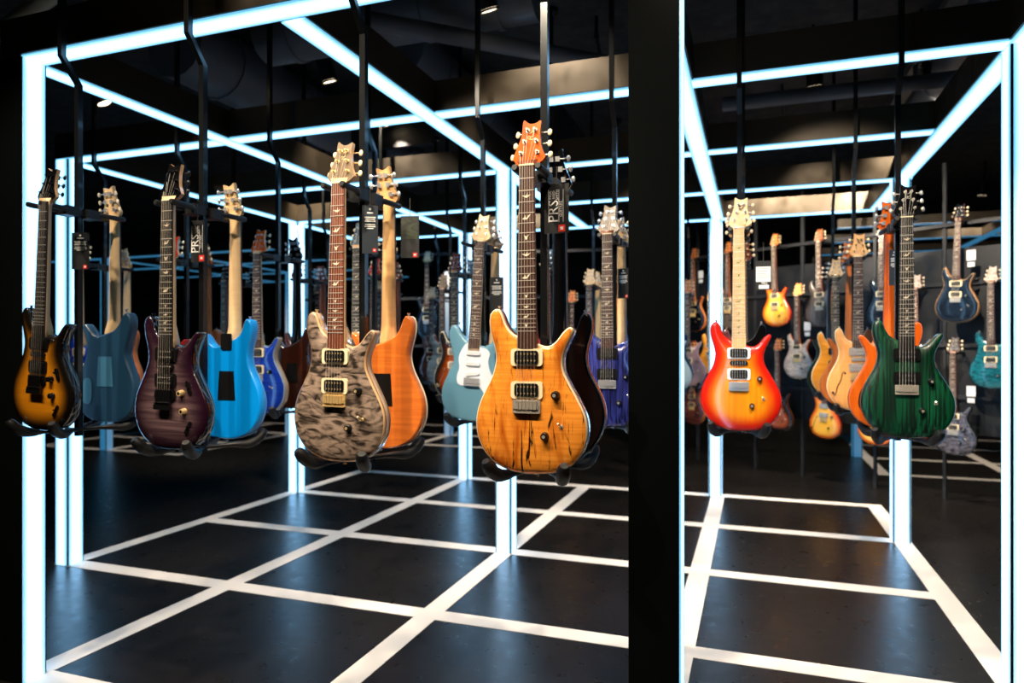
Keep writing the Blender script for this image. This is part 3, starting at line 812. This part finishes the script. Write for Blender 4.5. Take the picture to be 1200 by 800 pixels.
# ------------------------------------------------------------------ hangers: one rod carries two guitars back to back
PAIR = 0.14
def rod_mesh():
    b = MB(); b.tube([(0, -.07, 3.598), (0, -.07, 2.52), (0, 0, 2.43), (0, 0, 1.02)], .015, 4, 0, False, PI/4)
    b.tube([(0, -.07, 3.575), (0, -.07, 3.599)], .045, 12); return b.mesh('hanger_rod')
ZB = 1.05
def yoke_mesh():
    b = MB(); z = ZB+ZN-.006
    b.box((-.030, -.075, z-.020), (.030, -.018, z+.016)); b.box((-.012, -.02, z-.012), (.012, .0, z+.008))
    for sx in (-1, 1):
        b.tube(catmull([(sx*.012, -.06, z), (sx*.030, -.085, z), (sx*.0335, -.12, z), (sx*.0335, -.160, z), (sx*.034, -.182, z+.002)], 3, False), [.0105]*12+[.008], 8)
    return b.mesh('neck_yoke')
def prong_mesh(sx):
    b = MB(); z = ZB
    c = catmull([(sx*.004, -.006, z-.016), (sx*.030, -.045, z-.014), (sx*.066, -.090, z-.013), (sx*.088, -.132, z-.016), (sx*.103, -.172, z+.002), (sx*.113, -.196, z+.034)], 3, False)
    n = len(c); b.tube(c, [.008+.012*min(1, max(0, i-4)/6) if i < n-2 else (.018 if i == n-2 else .012) for i in range(n)], 10)
    return b.mesh('rubber_prong')
def hanger(x, y, label, dz=0.0):
    r = tag(empty('guitar_hanger', (x, y, dz)), label, 'guitar hanger', 'ceiling hangers that carry guitars')
    obj('hanger_rod', cached('rod', rod_mesh), M['rod'], r, (0, 0, -dz) if False else (0, 0, 0), scale=(1, 1, (3.598-dz)/3.598))
    for a in (0, PI):
        obj('neck_yoke', cached('yoke', yoke_mesh), M['rubber'], r, rot=(0, 0, a))
        for sx in (-1, 1): obj('rubber_prong', cached(('prong', sx), lambda: prong_mesh(sx)), M['rubber'], r, rot=(0, 0, a))
    return r

def pair(x, y, name_, front, twin, lod=1, dz=0.0, fr=None):
    """a hanger at (x, y+PAIR), a guitar facing the camera and one facing away"""
    hanger(x, y+PAIR, 'black bent ceiling rod carrying '+name_, dz)
    a = dict(front); guitar(a.pop('label'), (x, y, ZB+dz), a.pop('lod', lod), **a)
    if twin:
        a = dict(twin); a.setdefault('front', False); a.setdefault('rear', True)
        guitar(a.pop('label'), (x, y+2*PAIR, ZB+dz), a.pop('lod', lod), a.pop('rz', 0)+PI, **a)

Y1, Y2, Y3, Y4, Y5 = 1.83, 3.03, 4.22, 5.40, 6.45
# first row
pair(-2.535, 1.86, 'the yellow sunburst guitar and the navy guitar',
     dict(label='yellow to black sunburst guitar with black hardware at the left edge of the photo', top='yellow_burst', side='black_gloss', head='black_gloss', headside='natural_edge', neck='palemaple', board='ebony', inlay=None and 'inlay' or 'blackp', hw='blackhw', button='blackhw', pickups='hsh', ring='blackp', bridge='floyd', knob='blackhw', roll=0.05, nut='blackp', post='blackp'),
     dict(label='navy blue guitar seen from behind with a pale blue trapezoid cover, second from left', style='offset', top='navy_solid', side='navy_solid', neck='palemaple', head='palemaple', back='pale', plate='navy_plate', hw='chrome'), lod=0, dz=.04)
pair(-1.90, 1.85, 'the dark purple guitar and the bright blue guitar',
     dict(label='dark purple burst guitar with black hardware and a tag, left of the bright blue guitar', top='purple_burst', side='black_gloss', head='black_gloss', headside='natural_edge', neck='palemaple', board='ebony', hw='blackhw', button='blackhw', pickups='hsh', ring='blackp', bridge='floyd', knob='gold', roll=0.015, post='nickel'),
     dict(label='bright azure blue guitar seen from behind with black plates and natural neck', top='azure', side='azure', neck='palemaple', head='maple', bolt=True, hw='chrome', button='chrome'), lod=0)
pair(-1.213, Y1, 'the grey quilted guitar and the amber guitar',
     dict(label='grey quilted maple guitar with cream pickup rings and gold bridge, large in front', top='grey_quilt', side='natural_edge', binding='natural_edge', head='grey_head', headside='natural_edge', neck='palemaple', board='redrosewood', hw='gold', button='pearl', ring='cream', post='gold', sig='gold', roll=0.02),
     dict(label='orange amber guitar seen from behind, right of the grey quilted guitar', top='amber_back', side='amber_back', binding='cream', neck='maple', head='maple', hw='chrome', button='chrome'), lod=0)
pair(-0.59, Y1, 'the spalted amber guitar and the black guitar',
     dict(label='amber orange spalted maple guitar with cream pickup rings, largest in front', top='spalted_amber', side='amber_edge', binding='cream', head='amber_head', neck='mahogany', board='rosewood', hw='nickel', button='pearl', ring='cream', post='gold', sig='gold', roll=0.0),
     dict(label='glossy black guitar seen from behind, back to back with the spalted amber guitar', top='black_gloss', side='black_gloss', binding='amber_edge', neck='black_gloss', head='black_gloss', hw='chrome', button='chrome'), lod=0)
# second row
pair(-3.8, Y2, 'the blue-headed guitar and its natural twin',
     dict(label='guitar with a blue headstock partly hidden behind the sunburst guitar', top='cobalt', side='navy_solid', neck='palemaple', head='blue_head'),
     dict(label='natural orange-backed guitar with cream headstock behind the navy guitar', top='natural_top', side='natmahog', neck='palemaple', head='palemaple'))
pair(-3.15, Y2, 'the red guitar and the natural-backed guitar',
     dict(label='red guitar with red headstock, between the navy and the dark purple guitars', top='red_gloss', side='red_gloss', neck='palemaple', head='red_gloss', ring='white', roll=0.06),
     dict(label='natural orange-backed guitar peeping out right of the dark purple guitar', top='honey', side='natmahog', neck='natmahog', head='natmahog', hw='chrome'))
pair(-2.5, Y2, 'the cobalt blue guitar and the black-backed guitar',
     dict(label='cobalt blue guitar with orange headstock behind the bright blue guitar', top='cobalt', side='natural_edge', binding='ice_blue', neck='palemaple', head='amber_head', board='rosewood'),
     dict(label='black-backed guitar with dark headstock, left of the grey quilted guitar', top='black_gloss', side='dark_mahogany', neck='black_gloss', head='black_gloss', hw='chrome', button='chrome'))
pair(-1.885, Y2, 'the slate guitar hidden by the grey quilted guitar',
     dict(label='slate blue guitar mostly hidden behind the grey quilted guitar', top='slate', side='natural_edge', neck='maple', board='ebony', head='slate'),
     dict(label='brown-backed guitar mostly hidden behind the amber-backed guitar', top='brown_red', side='brown_red', neck='mahogany', head='mahogany'))
pair(-1.27, Y2, 'the pale teal guitar and its dark-necked twin',
     dict(label='pale teal guitar with white pickguard and maple headstock, left of the spalted amber guitar', style='offset', top='teal_pale', side='teal_pale', neck='palemaple', head='palemaple', board='rosewood', pickups='sss', bob='white', guard='pickguard', knob='white', button='white', hw='chrome', roll=0.06, lod=0),
     dict(label='guitar with brown headstock back to back with the pale teal guitar', style='offset', top='teal_pale', side='teal_pale', neck='palemaple', head='grey_head', headside='grey_head', hw='chrome'))
pair(-0.61, Y2, 'the violet blue guitar and its natural-necked twin',
     dict(label='violet blue guitar with dark grain and black pickups, beside the black column', top='violet_grain', side='violet_grain', neck='mahogany', head='grey_head', board='rosewood', ring='blackp', hw='chrome', button='chrome', lod=0),
     dict(label='natural-necked guitar behind the violet blue guitar, beside the black column', top='cobalt', side='cobalt', neck='palemaple', head='palemaple', hw='chrome'))
pair(-0.058, 3.06, 'the red sunburst guitar and the dark blue guitar',
     dict(label='red to yellow sunburst guitar with maple fretboard and white pickup rings', top='red_burst', side='red_burst', binding='red_gloss', neck='palemaple', board='palemaple', inlay='abalone', head='palemaple', pickups='hsh', ring='white', knob='amberknob', hw='chrome', button='pearl', post='chrome', lod=0, nut='white', sig='blackp'),
     dict(label='dark blue-black guitar seen behind the red sunburst guitar', top='black_gloss', side='black_gloss', neck='maple', head='maple', hw='chrome'))
pair(0.557, Y2, 'the green guitar and the orange guitar',
     dict(label='green guitar with black vertical grain, right side of the photo', top='green_grain', side='green_grain', neck='ebony', board='ebony', head='black_gloss', ring='blackp', hw='nickel', button='nickel', knob='blackp', post='chrome', lod=0, sig='nickel'),
     dict(label='bright orange guitar seen from behind, back to back with the green guitar', top='orange_gloss', side='orange_gloss', neck='orange_gloss', head='red_gloss', headside='orange_gloss', hw='chrome', button='chrome'))
# third row
pair(-3.8, Y3, 'the dark pair left of the bright blue neck',
     dict(label='dark blue guitar with pearl tuners, left of the bright blue guitar neck', top='whale_blue', side='black_gloss', neck='mahogany', head='black_gloss'),
     dict(label='dark-backed guitar right of the bright blue guitar neck', top='black_gloss', side='black_gloss', neck='black_gloss', head='black_gloss'))
pair(-3.15, Y3, 'the brown red pair behind the black-backed guitar',
     dict(label='brown red guitar behind the black-backed guitar', top='brown_red', side='mahogany', neck='mahogany', head='brown_red', hw='gold'),
     dict(label='mahogany-backed guitar left of the grey quilted guitar neck', top='tobacco_burst', side='mahogany', neck='mahogany', head='black_gloss', hw='chrome', button='chrome'))
pair(-2.5, Y3, 'the pair hidden behind the amber-backed guitar',
     dict(label='red guitar hidden behind the amber-backed guitar', top='red_gloss', side='mahogany', neck='maple', head='red_gloss', board='rosewood'),
     dict(label='cobalt-backed guitar hidden behind the amber-backed guitar', top='cobalt', side='cobalt', neck='mahogany', head='cobalt'))
pair(-1.885, Y3, 'the tobacco sunburst guitar and its dark twin',
     dict(label='tobacco sunburst hollow guitar with a cream-edged f-hole, left of the pale teal guitar', top='tobacco_burst', side='black_gloss', binding='cream', neck='mahogany', head='brown_red', hw='chrome', ring='cream', bob='chrome', fhole='rimmed', board='ebony'),
     dict(label='dark-backed guitar hidden behind the pale teal guitar', top='black_gloss', side='black_gloss', neck='black_gloss', head='black_gloss'))
pair(-1.24, Y3, 'the red guitar hidden by the spalted amber guitar',
     dict(label='rosy red guitar hidden behind the spalted amber guitar', top='red_gloss', side='red_gloss', neck='black_gloss', head='black_gloss'),
     None)
pair(-0.058, Y3, 'the brown guitar hidden by the red sunburst guitar',
     dict(label='reddish brown guitar mostly hidden behind the red sunburst guitar', top='brown_red', side='mahogany', neck='mahogany', head='brown_red', hw='gold'), None)
pair(0.545, 4.24, 'the natural hollow guitar and its natural twin',
     dict(label='natural blond hollow guitar with a black f-hole, left of the green guitar', top='natural_top', side='natural_edge', binding='cream', neck='maple', head='maple', board='rosewood', ring='nickel', bob='chrome', pickups='hsh', fhole='plain', hw='gold', button='pearl', sig='blackp'),
     dict(label='natural orange-backed guitar just left of the natural hollow guitar neck', top='natural_top', side='natmahog', neck='natmahog', head='maple'))
# fourth row
pair(-3.8, Y4, 'a far guitar behind the grey quilted guitar', dict(label='far dark grey guitar behind the grey quilted guitar neck', top='dark_grey', side='mahogany', neck='mahogany', lod=2), None)
pair(-3.15, Y4, 'a far guitar behind the amber neck', dict(label='far amber-topped guitar behind the amber-backed guitar neck', top='honey', side='mahogany', neck='mahogany', lod=2), None)
pair(-2.53, Y4, 'the far slate guitar', dict(label='far slate blue guitar with grey headstock, left of the tobacco sunburst', top='slate', side='mahogany', neck='mahogany', head='grey_head', lod=1, ring='cream'), None)
pair(-1.24, Y4, 'the cream-headed guitar and its natural twin',
     dict(label='dark violet guitar with cream headstock, between black and violet guitars', top='violet_grain', side='navy_solid', neck='palemaple', head='palemaple', board='rosewood'),
     dict(label='natural-necked guitar right behind the cream-headed guitar', top='navy_solid', side='navy_solid', neck='palemaple', head='palemaple'))
pair(-0.62, 5.5, 'the pale guitar right of the black column',
     dict(label='ice blue guitar at the right edge of the black column', top='ice_blue', side='navy_solid', neck='palemaple', head='navy_solid', lod=1),
     dict(label='dark blue-backed guitar at the right edge of the black column', top='navy_solid', side='navy_solid', neck='palemaple', head='navy_solid', lod=1))
pair(0.55, Y4, 'the honey guitar and the green black guitar',
     dict(label='honey amber guitar with dark neck, left of the natural hollow guitar', top='honey', side='honey', binding='cream', neck='black_gloss', board='ebony', head='palemaple', headside='black_gloss', ring='blackp', hw='chrome', button='chrome'),
     dict(label='green-black guitar seen from behind, left of the honey guitar', top='green_black', side='green_black', neck='black_gloss', head='black_gloss', hw='chrome'))
# fifth row
pair(-3.15, Y5, 'a far slate guitar in the fifth row', dict(label='far brown guitar left of the middle column, fifth row', top='brown_red', side='mahogany', neck='mahogany', head='palemaple', lod=2), None)
pair(-1.24, 6.5, 'a far guitar in the fifth row beside the violet guitar', dict(label='far gold-hardware guitar beside the violet guitar neck, fifth row', top='cobalt', side='mahogany', neck='maple', head='maple', hw='gold', lod=2), None)

pair(-.575, 6.5, 'the dusty mauve guitar', dict(label='dusty mauve guitar beside the black column, fifth row', top='mauve', side='mauve', neck='natmahog', head='natmahog', hw='gold'), None)

# ------------------------------------------------------------------ wall racks with more guitars
def rack(p0, p1, name_, ups, rails, panel=None):
    L = math.hypot(p1[0]-p0[0], p1[1]-p0[1]); a = math.atan2(p1[1]-p0[1], p1[0]-p0[0])
    r = tag(empty('guitar_rack', (p0[0], p0[1], 0), (0, 0, a)), name_, 'rack')
    for u in ups:
        b = MB(); b.box((u*L-.014, .0, .0), (u*L+.014, .028, 3.1))
        up = obj('upright', b.mesh('upright'), M['slot'], r)
    for z in rails:
        b = MB(); b.box((0, -.022, z-.016), (L, -.001, z+.016)); obj('rail', b.mesh('rail'), M['slot'], r)
    if panel:
        for k in range(len(ups)-1):
            b = MB(); b.box((ups[k]*L+.02, .004, panel[0]), (ups[k+1]*L-.02, .024, panel[1])); obj('back_panel', b.mesh('back_panel'), M['panel'], r)
    return r
RA = math.atan2(-1.45, 2.14)
NX, NY = math.sin(RA), -math.cos(RA)       # facing direction of the right rack
def off(p, d): return (p[0]-NX*d, p[1]-NY*d)
rack(off((-1.45, 9.15), .19), off((2.55, 6.44), .19), 'long dark slotted wall rack with rails behind the right guitars', (0.0, .17, .34, .46, .62, .75, .87, 1.0), (0.95, 1.42, 1.98, 2.52), (0.62, 2.3))
def arm_m():
    b = MB(); b.box((-.012, .02, -.012), (.012, .19, .012))
    for sx in (-1, 1): b.tube([(sx*.01, .03, 0), (sx*.036, 0, 0), (sx*.036, -.055, .004)], .008, 6)
    return b.mesh('rack_hook')
def wall_guitar(px, py, z, label, rz=RA, hook='', scale=1.03, roll=0.0, **kw):
    kw.setdefault('lod', 1)
    a = guitar(label, (px, py, z), kw.pop('lod'), rz, roll=roll, scale=scale, group='guitars on the rear racks', **kw)
    h = tag(obj('rack_hook', cached('hook', arm_m), M['black'], None, (px, py, z+ZN*scale-.004), (0, 0, rz)), 'hook arm holding the '+label.split(',')[0], 'hook', 'hook arms of the rear racks')
wall_guitar(.24, 8.01, 1.63, 'bright honey yellow sunburst guitar high on the right rack', top='honey_burst', side='red_gloss', neck='mahogany', head='natmahog', ring='cream', hw='gold', knob='amberknob', roll=-.02)
wall_guitar(.45, 7.86, 1.07, 'pale grey guitar with orange sides, below the bright yellow guitar', top='pale_grey', side='orange_gloss', neck='natmahog', head='natural_top', hw='gold', ring='cream')
wall_guitar(.66, 7.72, 1.61, 'dark grey guitar high on the rack, right of the yellow guitar', top='dark_grey', side='black_gloss', neck='mahogany', head='mahogany', hw='nickel', ring='cream', roll=-.02)
wall_guitar(.69, 7.70, .47, 'honey sunburst hollow guitar lowest on the rack, under the honey amber guitar', top='honey_burst', side='red_gloss', neck='mahogany', head='natmahog', bob='chrome', ring='nickel', fhole='plain', hw='gold', knob='amberknob', roll=.03)
wall_guitar(.26, 8.00, .49, 'dark amber guitar with gold hardware, under the right side of the red sunburst guitar', top='tobacco_burst', side='mahogany', neck='mahogany', head='natmahog', hw='gold', ring='gold')
wall_guitar(-.68, 8.63, 1.60, 'black guitar with natural edge high on the rack, right of the black column', top='black_gloss', side='natmahog', binding='natmahog', neck='natmahog', head='natmahog', ring='gold', hw='gold')
wall_guitar(-.69, 8.60, .47, 'reddish brown guitar with gold hardware, lowest beside the black column', top='brown_red', side='natmahog', binding='natmahog', neck='natmahog', hw='gold', ring='gold')
wall_guitar(-.48, 8.52, 1.09, 'orange amber guitar half hidden by the red sunburst guitar', top='honey', side='honey', neck='natmahog', hw='gold')
wall_guitar(-.27, 8.37, 1.62, 'brown guitar on the rack, behind the maple neck of the red sunburst guitar', top='dark_grey', side='natmahog', neck='natmahog', head='natmahog', hw='gold', ring='cream')
wall_guitar(1.69, 7.02, 1.62, 'glossy blue-black guitar with natural edge high on the right rack', top='whale_blue', side='natmahog', binding='natural_edge', neck='mahogany', board='rosewood', hw='nickel', ring='cream', scale=1.06, roll=.03)
wall_guitar(1.92, 6.87, 1.05, 'turquoise quilted guitar beside the right lit column', top='turquoise', side='navy_solid', binding='turquoise', neck='mahogany', head='pale_grey', ring='cream', hw='nickel', scale=1.06)
wall_guitar(1.68, 7.03, .45, 'charcoal quilted guitar lowest on the rack right of the green guitar', top='charcoal_quilt', side='black_gloss', binding='slate', neck='mahogany', head='dark_grey', ring='cream', hw='nickel', scale=1.06)
wall_guitar(1.17, 7.38, 1.58, 'dark blue guitar high on the rack, left of the orange guitar neck', top='whale_blue', side='navy_solid', neck='mahogany', head='navy_solid', ring='cream', hw='nickel')
wall_guitar(1.11, 7.42, .46, 'golden yellow guitar lowest on the rack under the green guitar', top='honey_burst', side='honey', neck='mahogany', head='natmahog', hw='gold')
wall_guitar(1.42, 7.20, 1.06, 'pale-headed guitar on the rack directly behind the green guitar', top='slate', side='mahogany', neck='mahogany', head='pale_grey', hw='nickel')
# rear left rack
rack((-5.4, 7.05), (-1.0, 7.72), 'dark slotted rack with rails behind the left rows of guitars', (0.0, .25, .5, .75, 1.0), (1.42, 1.98, 2.5))
RB = math.atan2(.67, 4.4)
def lw(x, z, label, **kw):
    y = 7.05+(x+5.4)/4.4*.67-.19
    wall_guitar(x, y, z, label, rz=RB, lod=2, **kw)
lw(-3.55, 1.50, 'far guitar with a cream headstock, right of the amber-backed guitar neck', top='whale_blue', side='mahogany', neck='mahogany', head='palemaple')
lw(-4.70, 1.50, 'far guitar high behind the left side of the grey quilted guitar', top='dark_grey', side='mahogany', neck='mahogany', head='natmahog')
lw(-4.35, 0.98, 'far brown guitar low behind the grey quilted guitar', top='brown_red', side='mahogany', neck='mahogany', head='natural_top', hw='gold')
lw(-3.05, 1.00, 'far whale blue guitar low behind the pale teal guitar', top='whale_blue', side='mahogany', neck='mahogany', head='maple')
lw(-1.9, 1.02, 'far gold-headed guitar between the black guitar and the violet guitar', top='honey', side='mahogany', neck='mahogany', head='natmahog', hw='gold')
lw(-1.42, 1.28, 'far natural guitar at the left edge of the black column', top='cobalt', side='mahogany', neck='mahogany', head='natmahog', hw='gold')

# ------------------------------------------------------------------ hang tags
def hang_tag(x, y, z, w_, h, label, kind, rz=0.0, string=0.12, card='card'):
    r = tag(empty('hang_tag', (x, y, z), (0, 0, rz)), label, 'tag')
    b = MB(); b.box((-w_/2, 0, -h/2), (w_/2, .0025, h/2)); obj('tag_card', b.mesh('tag_card'), M[card], r)
    b = MB(); b.tube([(0, .001, h/2-.01), (0, .001, h/2+string)], .0009, 4); obj('tag_string', b.mesh('tag_string'), M['pipe'], r)
    def red(px, pz, s_):
        b = MB(); b.box((px-s_/2, -.0006, pz-s_/2), (px+s_/2, .0002, pz+s_/2)); e = obj('red_emblem', b.mesh('red_emblem'), M['red'], r)
        b = MB(); b.box((-s_*.22, -.0009, -s_*.22), (s_*.22, -.0005, s_*.22)); b.box((-s_*.3, -.0009, s_*.05), (s_*.1, -.0005, s_*.12)); obj('emblem_mark', b.mesh('emblem_mark'), M['ink'], e, (px, 0, pz))
    def text(s_, size, px, pz, rot=0.0, col='ink'):
        obj('lettering', text_mesh(s_, size), M[col], r, (px, -.0009, pz), (PI/2, rot, 0))
    if kind == 'logo':
        k = h/.145
        text('PRS', .042*k, -.008*k, -.008*k, -PI/2); 
        for i, s_ in enumerate(('PAUL', 'REED', 'SMITH')): text(s_, .0105*k, (-.0185+.0105*i+.0)*k, .040*k, -PI/2)
        text('GUITARS', .0115*k, .0135*k, -.002*k, -PI/2)
        b = MB()
        for q in (-.0235, .0072, .0200): b.box((q*k-.0006, -.0007, -.040*k), (q*k+.0006, .0, .055*k))
        obj('logo_rule', b.mesh('logo_rule'), M['ink'], r)
        red(.016*k, -.058*k, .020*k)
    elif kind == 'text':
        k = w_/.062
        b = MB(); b.tube([(0, -.0009, h*.42), (0, 0, h*.42)], .004, 8); obj('tag_eyelet', b.mesh('tag_eyelet'), M['ink'], r)
        b = MB(); b.box((-.012*k, -.0007, h*.33), (.012*k, .0, h*.36))
        for i, q in enumerate((.24, .20, .16, .09, .05, .01)):
            a = .022*k*(1, .85, .95, .9, 1, .6)[i]; b.box((-a, -.0007, h*q), (a, .0, h*q+.0035))
        o = obj('print_lines', b.mesh('print_lines'), M['ink'], r); o['kind'] = 'stuff'
        red(w_*.28, -h*.43, w_*.22)
    elif kind == 'picture':
        b = MB(); b.box((-w_*.44, -.0007, -h*.05), (w_*.44, 0, h*.44)); obj('printed_picture', b.mesh('printed_picture'), M['picture'], r)
        red(w_*.28, -h*.43, w_*.24)
    elif kind == 'price':
        b = MB(); b.box((-w_*.48, -.0008, -h*.22), (w_*.48, 0, h*.30)); obj('price_label', b.mesh('price_label'), M['cardwhite'], r)
        b = MB(); b.box((-w_*.3, -.0008, -h*.46), (w_*.36, 0, -h*.33)); obj('price_label', b.mesh('price_label'), M['cardwhite'], r)
        text('PRS', .015, .004, -h*.275)
        b = MB()
        for i in range(5): b.box((-w_*.42, -.0012, h*(.22-.08*i)), (w_*(.42-.1*(i % 3)), -.0007, h*(.22-.08*i)+.0016))
        o = obj('print_lines', b.mesh('print_lines'), M['card'], r); o['kind'] = 'stuff'
    return r
hang_tag(-.543, 1.932, 1.806, .073, .145, 'black hang tag with large white lettering beside the spalted amber guitar neck', 'logo', .05, .05)
hang_tag(-1.868, 1.93, 1.778, .055, .15, 'black hang tag with white lettering beside the dark purple guitar neck', 'logo', .1, .09)
hang_tag(-1.165, 1.93, 1.78, .05, .155, 'black hang tag tinted as if lit blue, turned to its text side beside the grey quilted guitar neck', 'text', .5, .05, 'bluelitcard')
hang_tag(-1.085, 2.05, 1.77, .062, .14, 'black hang tag with a green picture beside the amber-backed guitar neck', 'picture', .25, .06)
hang_tag(-2.50, 1.98, 1.78, .07, .145, 'black hang tag with white text over the lit column at far left', 'text', .3, .06)
hang_tag(-1.205, 3.19, 1.66, .07, .18, 'black hang tag with white text beside the pale teal guitar neck', 'text', .2, .06)
hang_tag(-.575, 3.2, 1.70, .06, .14, 'black hang tag behind the violet blue guitar neck', 'text', -.3, .06)
hang_tag(.04, 3.14, 1.71, .062, .125, 'grey and black price tag right of the maple neck of the red sunburst guitar', 'price', .1, .08)
hang_tag(.556, 3.235, 1.735, .04, .15, 'dark tag with red band against the orange guitar neck', 'text', -.4, .06, 'bluelitcard')
for i, (px, py, z, lb) in enumerate(((.53, 7.78, 1.62, 'the pale grey guitar'), (1.78, 6.93, 1.02, 'the charcoal quilted guitar'), (2.02, 6.78, 1.60, 'the turquoise guitar'), (-.60, 8.55, 2.28, 'the black natural-edged guitar'), (1.78, 6.93, 2.2, 'the blue-black guitar'))):
    r = tag(empty('price_tag', (px, py, z), (0, 0, RA)), 'small white price tag beside '+lb+' on the rack', 'tag', 'white price tags on the right rack')
    b = MB(); b.box((-.035, 0, -.045), (.035, .002, .045)); obj('tag_card', b.mesh('tag_card'), M['cardwhite'], r)
    b = MB(); b.box((-.028, 0, -.10), (.028, .002, -.06)); obj('tag_card', b.mesh('tag_card'), M['cardwhite'], r)
